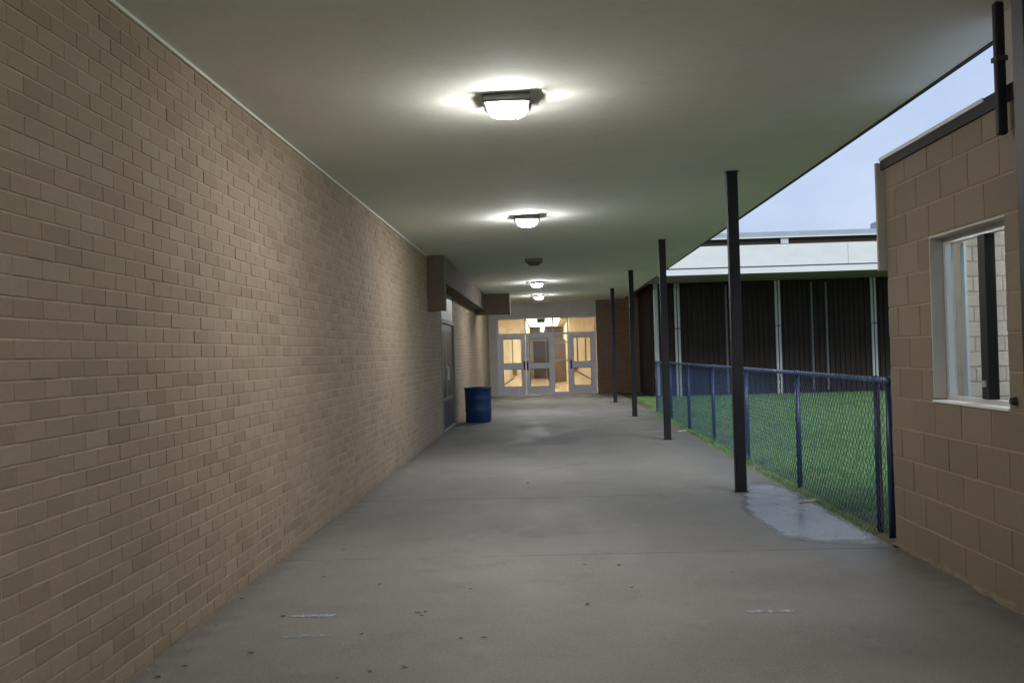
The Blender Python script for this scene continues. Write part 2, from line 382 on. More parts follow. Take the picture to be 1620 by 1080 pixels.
def film(name, pts, label_z=.003):
    P = np.array(pts); c = P.mean(0); n0 = len(P); out = []
    for i in range(n0):                                        # Catmull-Rom outline
        p0, p1, p2, p3 = P[i - 1], P[i], P[(i + 1) % n0], P[(i + 2) % n0]
        for t in np.linspace(0, 1, 6)[:-1]:
            out.append(.5 * (2 * p1 + (p2 - p0) * t + (2 * p0 - 5 * p1 + 4 * p2 - p3) * t * t + (3 * p1 - p0 - 3 * p2 + p3) * t ** 3))
    out = np.array(out); n = len(out); m = MB(); vals = []
    for k, s_ in enumerate((1.06, .96, .82, .5)):
        for q in out: w_ = c + (q - c) * s_; m.v.append((min(w_[0], 2.397), w_[1], label_z)); vals.append((0, .45, .9, 1)[k])
    for k in range(3):
        for i in range(n): j = (i + 1) % n; m.f.append((k * n + i, k * n + j, (k + 1) * n + j, (k + 1) * n + i))
    m.v.append((c[0], c[1], label_z)); vals.append(1)
    for i in range(n): m.f.append((3 * n + i, 3 * n + (i + 1) % n, 4 * n))
    o = m.build(name, M_puddle); at = o.data.attributes.new('film', 'FLOAT', 'POINT'); at.data.foreach_set('value', vals)
    return tag(o, kind='structure')
film('puddle', [(2.02, 10.9), (1.79, 9.82), (1.69, 9.21), (1.69, 8.66), (1.71, 8.16), (1.76, 7.77), (1.94, 7.57), (2.15, 7.52), (2.36, 7.64), (2.40, 8.61), (2.39, 9.81), (2.31, 10.95)])

# dirt edge between slab and fence
def strip(name, mat, x0, x1, y0, y1, z, amp, nx, ny, jit):
    m = MB()
    for j in range(ny + 1):
        y = y0 + (y1 - y0) * j / ny
        for i in range(nx + 1):
            e = rnd.uniform(-jit, jit) if i in (0, nx) else 0
            m.v.append((x0 + (x1 - x0) * i / nx + e, y, z + (rnd.uniform(0, amp) if 0 < i < nx else -.02)))
    for j in range(ny):
        for i in range(nx): a = j * (nx + 1) + i; m.f.append((a, a + 1, a + nx + 2, a + nx + 1))
    return m.build(name, mat, smooth=True)
tag(strip('soil_edge', M_dirt, 2.385, 2.95, 7.52, 31.2, -.012, .03, 7, 260, .03), kind='structure')

# ------------------------------------------------------------------ tan brick wall
BH, BL, JT = .0762, .2286, .009
wall = thing('brick_wall', (XL, 14, 0), 'long tan brick wall running beside the covered walkway', 'wall')
WP = WORLD[wall.name]
DOOR = (19.15, 21.85, 2.74)
m = MB()
m.box(XL - .25, XL - .0044, Y0, DOOR[0], -.1, ZL + .2); m.box(XL - .25, XL - .0044, DOOR[1], YE + .2, -.1, ZL + .2); m.box(XL - .25, XL - .0044, DOOR[0] + .001, DOOR[1] - .001, DOOR[2], ZL + .2)
m.build('mortar', M_mortar, wall)
def brickmesh(w, h, mat, name='brick', d=.03, b=.0014, seed=0):
    r = random.Random(seed); m = MB(); fx = lambda: r.uniform(-.0010, .0010)
    # front faces +X; origin at centre of the front
    back = [(-d, -w / 2, -h / 2), (-d, w / 2, -h / 2), (-d, w / 2, h / 2), (-d, -w / 2, h / 2)]
    mid = [(-b, y, z) for _, y, z in back]
    fr = [(fx(), y - math.copysign(b + abs(fx()), y), z - math.copysign(b + abs(fx()), z)) for _, y, z in back]
    v = back + mid + fr; f = []
    for i in range(4): j = (i + 1) % 4; f += [(i, j, 4 + j, 4 + i), (4 + i, 4 + j, 8 + j, 8 + i)]
    f.append((8, 9, 10, 11))
    me = bpy.data.meshes.new(name); me.from_pydata(v, [], f); me.materials.append(mat); return me, v, f
cand = []
ncourse = int(math.ceil(ZL / BH))
for r_ in range(ncourse + 1):
    zz = r_ * BH; off = (0, .5)[r_ % 2] * BL
    k = 0; y = Y0 + off - BL
    while y < YE:
        a, b_ = y + JT / 2, y + BL - JT / 2; y += BL
        segs = [(a, b_)]
        if zz < DOOR[2] - .02:
            segs = []
            if a < DOOR[0]: segs.append((a, min(b_, DOOR[0])))
            if b_ > DOOR[1]: segs.append((max(a, DOOR[1]), b_))
        for (a1, b1) in segs:
            if b1 - a1 < .03 or b1 > YE: continue
            cand.append((a1, b1, zz + JT / 2, zz + BH - JT / 2))
vis = []
for i, (a, b_, z0, z1) in enumerate(cand):
    c = to_px((XL, (a + b_) / 2, (z0 + z1) / 2))
    if c and -10 < c[0] < 1620 and -5 < c[1] < 1085 and (b_ - a) > BL * .9 and z1 < ZL - .03:
        p0 = to_px((XL, a, z0)); p1 = to_px((XL, b_, z0)); p2 = to_px((XL, a, z1))
        vis.append(((p1[0] - p0[0]) * (p0[1] - p2[1]), i))
vis.sort(reverse=True); single = {i for _, i in vis[:298]}
bms = [brickmesh(BL - JT, BH - JT, M_brick_o, seed=s) for s in range(5)]
copies([b[0] for b in bms], 'brick', wall, [(rnd.randrange(5), (XL + rnd.uniform(-.0015, .0015), (cand[i][0] + cand[i][1]) / 2, (cand[i][2] + cand[i][3]) / 2)) for i in sorted(single)], WP)
V = []; F = []
for i, (a, b_, z0, z1) in enumerate(cand):
    if i in single: continue
    if z0 > ZL - .02: continue
    _, v, f = None, bms[i % 5][1], bms[i % 5][2]; s_ = (b_ - a) / (BL - JT); n = len(V); dx = rnd.uniform(-.0015, .0015)
    V += [(XL + dx + q[0], (a + b_) / 2 + q[1] * s_, (z0 + z1) / 2 + q[2]) for q in v]; F += [tuple(n + t for t in g) for g in f]
m = MB(); m.v = V; m.f = F
tag(m.build('brick_courses', M_brick_i, wall), kind='stuff')

# ------------------------------------------------------------------ canopy
can = thing('walkway_canopy', (.4, 14, 2.9), 'flat grey green painted canopy roof over the walkway', 'canopy')
XE = 2.67
def slab(name, mat, x0, x1, y0, y1, t0, t1, parent):
    m = MB(); m.v = [(x, y, zc(x) + t) for t in (t0, t1) for y in (y0, y1) for x in (x0, x1)]
    m.f = [(0, 2, 3, 1), (4, 5, 7, 6), (0, 1, 5, 4), (2, 6, 7, 3), (0, 4, 6, 2), (1, 3, 7, 5)]; return m.build(name, mat, parent)
slab('soffit', M_soffit, XL - .2, XE, Y0, YE + .1, 0, .02, can)
slab('roof_deck', M_cap, XL - .3, XE + .03, Y0 - .03, YE + .1, .023, .26, can)
slab('drip_edge', M_flash, XE + .002, XE + .03, Y0, 28.2, -.010, .022, can)
m = MB(); m.cham(XL + .001, XL + .013, Y0, 17.14, zc(XL) - .020, zc(XL) + .0005, .005); m.build('wall_trim', M_soffit, can, fix=True)

# ceiling lights
def fixture(x, y, lit, label, group):
    z = zc(x); t = thing('ceiling_light', (x, y, z - .14), label, 'ceiling light', group)
    m = MB(); m.cham(x - .158, x + .158, y - .158, y + .158, z - .056, z - .001, .010); m.build('housing', M_house, t, fix=True)
    m = MB(); k = [(.130, -.0565), (.114, -.092), (.070, -.120)]
    for w, dz in k: m.v += [(x - w, y - w, z + dz), (x + w, y - w, z + dz), (x + w, y + w, z + dz), (x - w, y + w, z + dz)]
    for a in range(2):
        for i in range(4): j = (i + 1) % 4; m.f.append((a * 4 + i, (a + 1) * 4 + i, (a + 1) * 4 + j, a * 4 + j))
    m.f.append((8, 11, 10, 9)); m.build('lens', (M_lens2 if y > 10 else M_lens) if lit else M_lens_off, t, fix=True)
    for sx in (-1, 1): box('clip', M_dark, t, x + sx * .137 - .008, x + sx * .137 + .008, y - .10, y + .10, z - .068, z - .0565)
G = 'lights under the canopy'
fixture(-.21, -5.05, True, 'lit square canopy light at the open near end of the walkway', G)
fixture(-.21, .95, True, 'lit square canopy light over the near end of the walkway, before the booth window', G)
fixture(-.21, 6.9, True, 'lit square canopy light nearest the block booth window', G)
fixture(-.19, 12.9, True, 'lit square canopy light between the booth light and the dead fixture', G)
fixture(-.17, 18.8, False, 'unlit dark square canopy light between lit ones', G)
fixture(-.17, 24.85, True, 'lit square canopy light just past the unlit dark fixture', G)
fixture(-.17, 30.6, True, 'lit square canopy light closest to the glass entrance doors', G)

# posts
def post(y, label):
    x = 1.88; w = .052
    t = thing('canopy_post', (x, y, 0), label, 'post', 'black posts carrying the canopy')
    m = MB(); m.cham(x - w, x + w, y - w, y + w, .008, zc(x - w) - .012, .006); m.build('shaft', M_post, t, fix=True)
    box('base_plate', M_plate, t, x - .068, x + .068, y - .068, y + .068, 0, .0075)
    box('cap_plate', M_plate, t, x - .062, x + .062, y - .062, y + .062, zc(x) - .011, zc(x) - .0014)
    for s in (-1, 1):
        m = MB(); m.tube((x + s * .060, y - .060, .0076), (x + s * .060, y - .060, .018), .006, n=8); m.build('anchor_bolt', M_plate, t)
post(4.02, 'black square steel post standing in front of the brown block booth')
post(10.36, 'black square steel post rising at the far end of the large puddle')
post(16.55, 'black square steel post second beyond the booth, beside the fence')
post(22.65, 'black square steel post next to the far end of the blue fence')
post(28.95, 'black square steel post at the corner of the dark brown building')

# ------------------------------------------------------------------ bulkhead over the side door
bk = thing('door_bulkhead', (-1.78, 23, 2.17), 'dark brown boxed bulkhead above the side door, dropping lower at its front', 'bulkhead')
box('front_fin', M_bulk, bk, XL + .002, -1.645, 17.15, 17.45, 2.17, zc(XL) - .002, .006)
box('header_box', M_bulk, bk, XL + .002, -1.642, 17.452, 28.70, 2.63, zc(XL) - .002, .006)
box('cross_box', M_bulk, bk, XL + .002, -.96, 28.702, 29.3, 2.53, zc(XL) - .003, .006)

# side door set in the brick wall
sd_ = thing('side_door', (XL - .08, 20.5, 0), 'grey green framed side door with pale transom set in the brick wall', 'door')
a, b_, zt = DOOR; xf = XL + .012
m = MB(); m.box(xf - .10, xf, a + .002, a + .075, .001, zt - .002); m.box(xf - .10, xf, b_ - .075, b_ - .002, .001, zt - .002)
m.box(xf - .10, xf, a + .076, b_ - .076, zt - .06, zt - .002); m.box(xf - .10, xf, a + .076, b_ - .076, 2.04, 2.12); m.build('frame', M_dframe, sd_)
box('transom_panel', M_trim, sd_, xf - .07, xf - .02, a + .077, b_ - .077, 2.121, zt - .061)
box('threshold', M_alu, sd_, XL - .24, XL - .001, a + .002, b_ - .002, -.05, .0115)
mid = (a + b_) / 2
for y0, y1, hy in ((a + .08, mid - .003, mid - .09), (mid + .003, b_ - .08, mid + .09)):
    d = box('door_leaf', M_dframe, sd_, xf - .075, xf - .045, y0, y1, .012, 2.038)
    box('glass_pane', M_dark, d, xf - .0445, xf - .041, y0 + .12, y1 - .12, .62, 1.90)
    box('kick_plate', M_kick, d, xf - .0445, xf - .040, y0 + .03, y1 - .03, .03, .56)
    m = MB(); m.tube((xf - .02, hy, .95), (xf - .02, hy, 1.2), .011, n=10); m.box(xf - .045, xf - .02, hy - .01, hy + .01, .96, .98); m.box(xf - .045, xf - .02, hy - .01, hy + .01, 1.17, 1.19); m.build('pull_handle', M_alu, d)

# blue bin
bin_ = thing('trash_bin', (-1.47, 22.13, 0), 'round blue plastic trash barrel against the brick wall', 'trash bin')
prof = [(.255, 0), (.27, .012), (.275, .22), (.281, .235), (.281, .26), (.276, .275), (.278, .47), (.284, .485), (.284, .51), (.280, .525), (.285, .70), (.298, .705), (.300, .725), (.292, .735), (.278, .73), (.272, .70), (.262, .06), (.0, .05)]
m = MB(); m.lathe((-1.47, 22.13, .001), prof); m.build('barrel', M_bin, bin_, smooth=True)
m = MB(); pr = [(.303, .60), (.303, .742), (.281, .744)]
n = 32
m.lathe((-1.47, 22.13, 0), [(.2715, .55), (.268, .40), (.10, .34), (.0, .33)], 24); m.build('liner', M_binin, bin_, smooth=True)

# ------------------------------------------------------------------ end wall and glazed entrance
ew = thing('entrance_wall', (0, YE, 0), 'grey plaster and brown brick end wall around the glass entrance', 'wall')
FX0, FX1, TZ0, TZ1 = -1.65, 1.70, 2.06, 2.63
box('plaster_pier', M_plaster, ew, XL + .001, FX0 - .001, YE, YE + .2, 0, TZ1)
box('plaster_header', M_plaster, ew, XL + .001, FX1 + .02, YE - .003, YE + .2, TZ1 + .001, zc(XL) + .12)
box('brick_panel', M_gbrick, ew, FX1 + .021, 4.2, YE - .02, YE + .2, 0, 4.30)
en = thing('entrance_doors', (0, YE, 0), 'blue grey framed glass entrance doors with transom lights at the walkway end', 'doors')
XS = [FX0, -.69, .25, .76, FX1]
yf0, yf1 = YE + .02, YE + .13
m = MB()
m.box(FX0, FX0 + .06, yf0, yf1, 0, TZ1); m.box(FX1 - .05, FX1, yf0, yf1, 0, TZ1)
m.box(FX0 + .0605, FX1 - .0505, yf0, yf1, TZ1 - .05, TZ1); m.box(FX0 + .0605, FX1 - .0505, yf0, yf1, TZ0 - .02, TZ0 + .045)
for x in (-.69, .25, .76): m.box(x - .025, x + .025, yf0 + .002, yf1 - .002, TZ0 + .0455, TZ1 - .0505)
for x in (.25, .76): m.box(x - .03, x + .03, yf0 + .002, yf1 - .002, .0, TZ0 - .0205)
m.box(.281, .729, yf0 + .003, yf1, 0, .10)
m.build('frame', M_frame, en)
for z in (1.77, 1.17): box('glazing_bar', M_frame, en, .281, .729, yf0 + .01, yf1 - .01, z - .025, z + .025)
for i in range(4):
    x0 = XS[i] + (.061 if i == 0 else .026); x1 = XS[i + 1] - (.051 if i == 3 else .026)
    box('transom_pane', M_glass, en, x0, x1, YE + .07, YE + .076, TZ0 + .046, TZ1 - .051)
for z0, z1 in ((.101, 1.144), (1.196, 1.744), (1.796, TZ0 - .021)): box('side_pane', M_glass, en, .281, .729, YE + .07, YE + .076, z0, z1)
for x0, x1, hs in ((FX0 + .063, -.694, 1), (-.686, .217, -1), (.793, FX1 - .053, -1)):
    m = MB(); s = .125; yl0, yl1 = YE + .045, YE + .09
    zt_ = TZ0 - .024
    m.box(x0, x0 + s, yl0, yl1, .012, zt_); m.box(x1 - s, x1, yl0, yl1, .012, zt_)
    for z0, z1 in ((.012, .29), (.90, 1.09), (zt_ - .11, zt_)): m.box(x0 + s + .0004, x1 - s - .0004, yl0 + .001, yl1 - .001, z0, z1)
    d = m.build('door_leaf', M_frame, en)
    for z0, z1 in ((.291, .899), (1.091, zt_ - .111)):
        gp = box('glass_pane', M_glass, d, x0 + s + .001, x1 - s - .001, YE + .064, YE + .070, z0, z1)
    m = MB()
    for z0, z1 in ((.291, .899), (1.091, zt_ - .111)):
        xa, xb = x0 + s + .001, x1 - s - .001
        for bx in ((xa, xa + .018, z0, z1), (xb - .018, xb, z0, z1), (xa + .0181, xb - .0181, z0, z0 + .018), (xa + .0181, xb - .0181, z1 - .018, z1)): m.box(bx[0], bx[1], YE + .050, YE + .0635, bx[2], bx[3])
    m.build('gasket', M_dark, d)
    hx = x1 - .05 if hs > 0 else x0 + .05
    m = MB(); m.box(hx - .03, hx + .03, YE + .03, YE + .0445, .86, 1.16); m.tube((hx, YE - .02, .90), (hx, YE - .02, 1.12), .014, n=10); m.box(hx - .012, hx + .012, YE - .02, YE + .03, .905, .93); m.box(hx - .012, hx + .012, YE - .02, YE + .03, 1.09, 1.115)
    m.build('pull_handle', M_dark, d)
    m = MB(); m.box(x0 + s * .5, x1 - s * .5, YE + .12, YE + .15, .98, 1.03); m.build('push_bar', M_dark, d)

# hallway behind the glass
hall = thing('hallway', (0, 45, 0), 'warmly lit cream hallway seen through the glass entrance doors', 'hallway')
hy0, hy1 = YE + .21, 66.0
box('hall_floor', M_hfloor, hall, -3.2, 3.2, YE + .205, hy1, -.1, .0)
box('hall_ceiling', M_hceil, hall, -3.2, 3.2, hy0, hy1, 2.86, 2.95)
box('side_wall', M_hwall, hall, -3.3, -3.2, hy0, hy1, 0, 2.86); box('side_wall', M_hwall, hall, 3.2, 3.3, hy0, hy1, 0, 2.86)
box('partition', M_hwall, hall, -3.199, -.86, 42.0, hy1, 0, 2.859); box('partition', M_hwall, hall, .98, 3.199, 43.5, hy1, 0, 2.859)
box('end_wall', M_hwall, hall, -.86, .98, 60.0, 60.2, 0, 2.859)
box('front_wall', M_hwall, hall, -3.2, FX0 - .1, hy0, hy0 + .1, 0, 2.859); box('front_wall', M_hwall, hall, FX1 + .1, 3.2, hy0, hy0 + .1, 0, 2.859)
for x0, x1 in ((-.72, -.02), (.02, .80)): box('hall_door', M_hdoor, hall, x0, x1, 59.93, 59.99, .01, 2.1)
box('hall_door', M_hdoor, hall, .30, .95, 50, 50.06, .01, 2.05)
for i, y in enumerate((40.0, 43.6, 47.1, 50.7, 54.8)): box('tube_light', M_tube, hall, -.78, .62, y - .4, y + .4, 2.845, 2.858)
for x0, x1 in ((-2.7, -1.3), (1.3, 2.7)): box('tube_light', M_tube, hall, x0, x1, 38.3, 39.3, 2.835, 2.858)
box('exit_sign', M_dark, hall, -.30, .0, 37.6, 37.66, 2.53, 2.71)
for x in (-1.36,): box('wall_trim_strip', M_rail_h, hall, x, x + .03, 41.97, 41.999, 1.0, 2.1)
m = MB(); m.tube((3.12, 36.2, .95), (1.25, 43.4, .80), .028, n=8); m.build('handrail', M_rail_h, hall)
m = MB(); m.tube((-3.10, 36.4, .95), (-1.05, 41.9, .80), .028, n=8); m.build('handrail', M_rail_h, hall)
m = MB(); m.tube((1.08, 43.2, .74), (1.98, 43.2, .20), .03, n=8); m.build('stair_rail', M_rail_h, hall)
m = MB(); m.tube((-1.75, 41.6, .18), (-1.30, 41.6, .46), .03, n=8); m.build('stair_rail', M_rail_h, hall)
box('wall_unit', M_rail_h, hall, -1.36, -1.20, 41.8, 41.98, .56, .80); box('wall_unit', M_rail_h, hall, -.98, -.88, 41.8, 41.98, .62, .76); box('wall_unit', M_rail_h, hall, 1.12, 1.30, 43.3, 43.48, .62, .80)
for x in (-1.62, -1.02): box('wall_panel', M_hceil, hall, x, x + .16, 41.97, 41.998, .02, 2.4)
for x in (1.28, 1.62): box('notice_strip', M_rail_h, hall, x, x + .05, 43.46, 43.499, 1.05, 2.0)
box('hall_chair_rail', M_rail_h, hall, -3.0, -1.7, 41.97, 41.999, .3, .36)

# ------------------------------------------------------------------ brown building across the lawn
bd = thing('brown_building', (10, 30, 0), 'dark brown ribbed building with a wide white fascia across the lawn', 'building')
YB, XB0, XB1 = 31.3, 3.17, 26.0
box('wall', M_siding, bd, XB0, XB1, YB, YE - .03, 0, 3.391)
def ribs(name, a, b_, fixed, axis, z0=.06, z1=3.385):
    m = MB(); t = a + .05
    while t < b_ - .07:
        w = .055 + rnd.uniform(-.004, .004)
        if axis == 'x': m.box(t, t + w, fixed - .035, fixed - .001, z0, z1)
        else: m.box(fixed - .035, fixed - .001, t, t + w, z0, z1)
        t += .15
    return tag(m.build(name, M_siding, bd), kind='stuff')
ms_ = [3.94, 6.92, 9.74, 12.6, 15.5, 18.4, 21.3]
prev = XB0 + .25
for x in ms_:
    ribs('ribbed_siding', prev, x - .12, YB, 'x'); prev = x + .12
ribs('ribbed_siding', YB + .02, YE - .1, XB0, 'y')
for x in ms_:
    mu = box('mullion', M_mull, bd, x - .080, x - .016, YB - .075, YB - .001, 0, 3.386, .006)
    box('groove', M_mullg, mu, x - .0158, x + .0158, YB - .045, YB - .001, 0, 3.386)
    box('mullion_half', M_mull, mu, x + .016, x + .080, YB - .075, YB - .001, 0, 3.386, .006)
    box('joint_band', M_mullg, mu, x - .083, x + .083, YB - .079, YB - .074, 2.02, 2.05)
for x in (5.4, 7.93, 8.36): box('panel_seam', M_seam, bd, x - .03, x + .03, YB - .04, YB - .036, .1, 3.3)
m = MB(); m.cham(3.24, 3.37, YB - .14, YB - .04, .05, 3.4, .02); m.build('downspout', M_mull, bd, fix=True)
YF = 28.0
box('overhang', M_over, bd, 2.76, XB1, YF + .058, YE - .03, 3.392, 3.45)
fa = box('fascia', M_white, bd, 2.72, XB1, YF, YF + .058, 3.575, 4.14)
box('lower_trim', M_white, fa, 2.72, XB1, YF - .03, YF + .057, 3.385, 3.535)
box('fascia_shadow_groove', M_mullg, fa, 2.72, XB1, YF + .012, YF + .057, 3.536, 3.574)  # dark strip put in as the shadow line above the lower trim
for x in (8.1, 13.0, 18): box('fascia_joint', M_mullg, fa, x, x + .006, YF - .004, YF - .001, 3.541, 4.139)
rf = box('roof_cap', M_cap, bd, 2.72, XB1, YF + .02, YE, 4.32, 4.48)
box('vent_gap', M_gap, rf, 2.75, XB1 - .03, YF + .12, YE, 4.141, 4.319)
for x in (6.35, 9.2, 12.0, 15): box('spacer_block', M_mull, rf, x, x + .2, YF + .04, YF + .118, 4.16, 4.31)
box('cap_lip', M_white, rf, 2.72, XB1, YF - .005, YF + .018, 4.315, 4.345)
box('rooftop_unit', M_cap, bd, 9.2, 10.4, YF + .4, YF + 1.6, 4.482, 4.80, .03)

# ------------------------------------------------------------------ brown block booth
XB, ZB, YC, YN = 2.441, 2.71, 7.50, 2.0
XR = 4.9
bo = thing('block_booth', (XB + 1, 4.8, 0), 'brown concrete block booth with a ticket window beside the walkway', 'booth')
OY0, OY1, OZ0, OZ1 = 5.60, 6.69, 1.042, 2.085
xm = XB + .004
m = MB()
m.box(xm, xm + .19, YN, OY0, -.05, ZB); m.box(xm, xm + .19, OY1, YC - .008, -.05, ZB); m.box(xm, xm + .19, OY0 + .0004, OY1 - .0004, -.05, OZ0); m.box(xm, xm + .19, OY0 + .0004, OY1 - .0004, OZ1, ZB)
m.build('front_wall', M_blockmortar, bo)
box('end_wall', M_block, bo, xm + .0, XR, YC - .2, YC, -.05, ZB - .002) if False else box('end_wall', M_blockmortar, bo, xm + .191, XR, YC - .2, YC - .008, -.05, ZB)
box('near_wall', M_blockmortar, bo, xm + .191, XR, YN, YN + .2, -.05, ZB)
m = MB(); m.box(XR - .2, XR - .001, YN + .201, YC - .201, -.05, .9); m.box(XR - .2, XR - .001, YN + .201, YC - .201, 2.45, ZB - .001); m.build('back_wall', M_blockmortar, bo)
box('booth_floor', M_conc, bo, xm + .191, XR - .201, YN + .201, YC - .201, -.1, .02)
BW, BZ = .417, ZB / 13
def minus(r, o):
    y0, y1, z0, z1 = r; a0, a1, c0, c1 = o
    if y1 <= a0 or y0 >= a1 or z1 <= c0 + .02 or z0 >= c1 - .02: return [r]
    out = []
    if y0 < a0: out.append((y0, a0, z0, z1))
    if y1 > a1: out.append((a1, y1, z0, z1))
    return out
cache = {}
WB_ = WORLD[bo.name]
def block(y0, y1, z0, z1):
    k = (round(y1 - y0, 3), round(z1 - z0, 3), rnd.randrange(3))
    if k not in cache:
        w, h = y1 - y0, z1 - z0; mm = MB(); mm.cham(0, .04, -w / 2, w / 2, -h / 2, h / 2, .003)
        me = bpy.data.meshes.new('block'); me.from_pydata(mm.v, [], mm.f)
        bm = bmesh.new(); bm.from_mesh(me); bmesh.ops.recalc_face_normals(bm, faces=bm.faces[:])
        for v in bm.verts: v.co.x += rnd.uniform(-.0012, .0012) if v.co.x < .01 else 0
        bm.to_mesh(me); bm.free(); me.materials.append(M_block); cache[k] = me
    o = bpy.data.objects.new('block', cache[k]); col.objects.link(o); o.parent = bo
    o.location = Vector((XB + rnd.uniform(-.0015, .0015), (y0 + y1) / 2, (z0 + z1) / 2)) - WB_
jb = .011
for r_ in range(13):
    y = YC
    first = True
    while y > YN + .05:
        w = BW * (.5 if (first and r_ % 2) else 1); first = False
        for q in minus((max(y - w, YN) + jb / 2, y - jb / 2, r_ * BZ + jb / 2, (r_ + 1) * BZ - jb / 2), (OY0, OY1, OZ0, OZ1)):
            if q[1] - q[0] > .04: block(*q)
        y -= w
# roof, flashing
rf = box('roof', M_cap, bo, XB + .0, XR + .03, YN - .03, YC + .02, ZB + .003, ZB + .03)
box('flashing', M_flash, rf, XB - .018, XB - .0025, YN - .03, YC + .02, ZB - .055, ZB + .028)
box('drip_edge', M_drip, rf, XB - .026, XB - .0185, 5.75, YC + .022, ZB + .008, ZB + .031)
box('corner_ghost_strip', M_beige, bo, XB - .048, XB + .03, YC + .021, YC + .055, 1.94, ZB - .002)  # exposure ghost of the booth corner, built as a pale strip
m = MB(); n = 70
for i in range(n + 1):
    y = YN + (YC - YN) * i / n; w = rnd.uniform(.008, .045); h_ = rnd.uniform(.006, .034)
    m.v += [(XB + .003, y, h_), (XB - w * .55, y + rnd.uniform(-.01, .01), h_ * .75), (XB - w, y, -.002)]
for i in range(n):
    for k in range(2): a = i * 3 + k; m.f.append((a, a + 3, a + 4, a + 1))
m.build('base_sealant', M_seal, bo, smooth=True)
m = MB(); m.tube((XB - .03, 5.52, 1.10), (XB - .002, 5.52, 1.10), .018, .024, n=16); m.build('wall_knob', M_dark, bo)
# window
wx = XB + .085
wn = MB(); wn.box(wx, wx + .05, OY0 + .001, OY0 + .04, OZ0 + .001, OZ1 - .001); wn.box(wx, wx + .05, OY1 - .04, OY1 - .001, OZ0 + .001, OZ1 - .001)
wn.box(wx, wx + .05, OY0 + .0405, OY1 - .0405, OZ0 + .001, OZ0 + .04); wn.box(wx, wx + .05, OY0 + .0405, OY1 - .0405, OZ1 - .055, OZ1 - .001)
win = wn.build('window', M_alu, bo)
box('glass_pane', M_bglass, win, wx + .022, wx + .027, 6.125, OY1 - .041, OZ0 + .041, OZ1 - .056)
box('glass_pane', M_bglass, win, wx + .032, wx + .037, OY0 + .041, 6.02, OZ0 + .041, OZ1 - .056)
box('black_stile', M_post, win, wx - .012, wx + .048, 6.022, 6.122, OZ0 + .0405, OZ1 - .0555, .004)
box('brown_stile', M_bulk, win, wx + .004, wx + .045, 6.1225, 6.16, OZ0 + .041, OZ1 - .056)
box('blue_stile', M_pblue, win, wx + .004, wx + .02, OY1 - .135, OY1 - .0405, OZ0 + .0412, OZ1 - .0562)
box('sky_reflection_strip', M_pblue, win, wx + .06, wx + .075, 6.50, 6.56, OZ0 + .0412, OZ1 - .0562)  # sky reflection in the window, painted as a pale blue strip
m = MB(); m.tube((wx - .013, 6.07, OZ0 + .13), (wx - .024, 6.07, OZ0 + .13), .020, n=14); m.box(wx - .03, wx - .0245, 6.064, 6.076, OZ0 + .115, OZ0 + .145); m.build('lock', M_alu, win)
box('sill', M_drip, win, XB - .006, wx - .0005, OY0 + .002, OY1 - .002, OZ0 + .0005, OZ0 + .014)
box('reveal_lining', M_plaster, win, XB + .003, wx - .001, OY1 - .012, OY1 - .0005, OZ0 + .023, OZ1 - .001)
box('head_lining', M_plaster, win, XB + .003, wx - .001, OY0 + .001, OY1 - .0125, OZ1 - .012, OZ1 - .0005)
# painted masonry inside
iw = box('inner_wall', M_innermortar, bo, xm + .192, XR - .202, YC - .225, YC - .2005, 0, ZB - .01)
mm = MB(); mm.cham(-.0985, .0985, -.006, .02, -.048, .048, .003); me = bpy.data.meshes.new('painted_block'); me.from_pydata(mm.v, [], mm.f)
bm = bmesh.new(); bm.from_mesh(me); bmesh.ops.recalc_face_normals(bm, faces=bm.faces[:]); bm.to_mesh(me); bm.free(); me.materials.append(M_inner)
for r_ in range(7, 25):
    for k in range(7):
        x = xm + .30 + k * .203 + (.1015 if r_ % 2 else 0)
        o = bpy.data.objects.new('painted_block', me); col.objects.link(o); o.parent = iw
        o.location = Vector((x, YC - .2255 + rnd.uniform(-.001, .001), r_ * .1035 + .05)) - WORLD[iw.name]
box('tube_light', M_btube, bo, 2.9, 4.4, 5.7, 6.0, ZB - .10, ZB - .061)
box('inner_roof', M_trim, bo, xm + .192, XR - .202, YN + .201, YC - .226, ZB - .06, ZB - .012)
# exposure ghosts above the booth, shaped as a beige panel and black pipe
pn = box('ghost_panel', M_beige, None, XB + .05, XB + .08, 3.6, 5.70, ZB + .031, zc(XB + .05) - .002, .004)
tag(pn, 'beige stand-in for an exposure ghost between booth roof and canopy', 'panel')
dp = thing('ghost_post_stub', (XB - .04, 5.465, 2.5), 'short black downpipe standing in for the ghosted near post, at the top of the booth', 'bar')
m = MB(); m.cham(XB - .075, XB - .028, 5.44, 5.49, 2.48, zc(XB - .075) - .002, .008); m.build('ghost_bar', M_post, dp, fix=True)
m = MB(); m.box(XB - .082, XB - .021, 5.433, 5.497, 2.86, 2.885); m.build('bar_band', M_dark, dp)

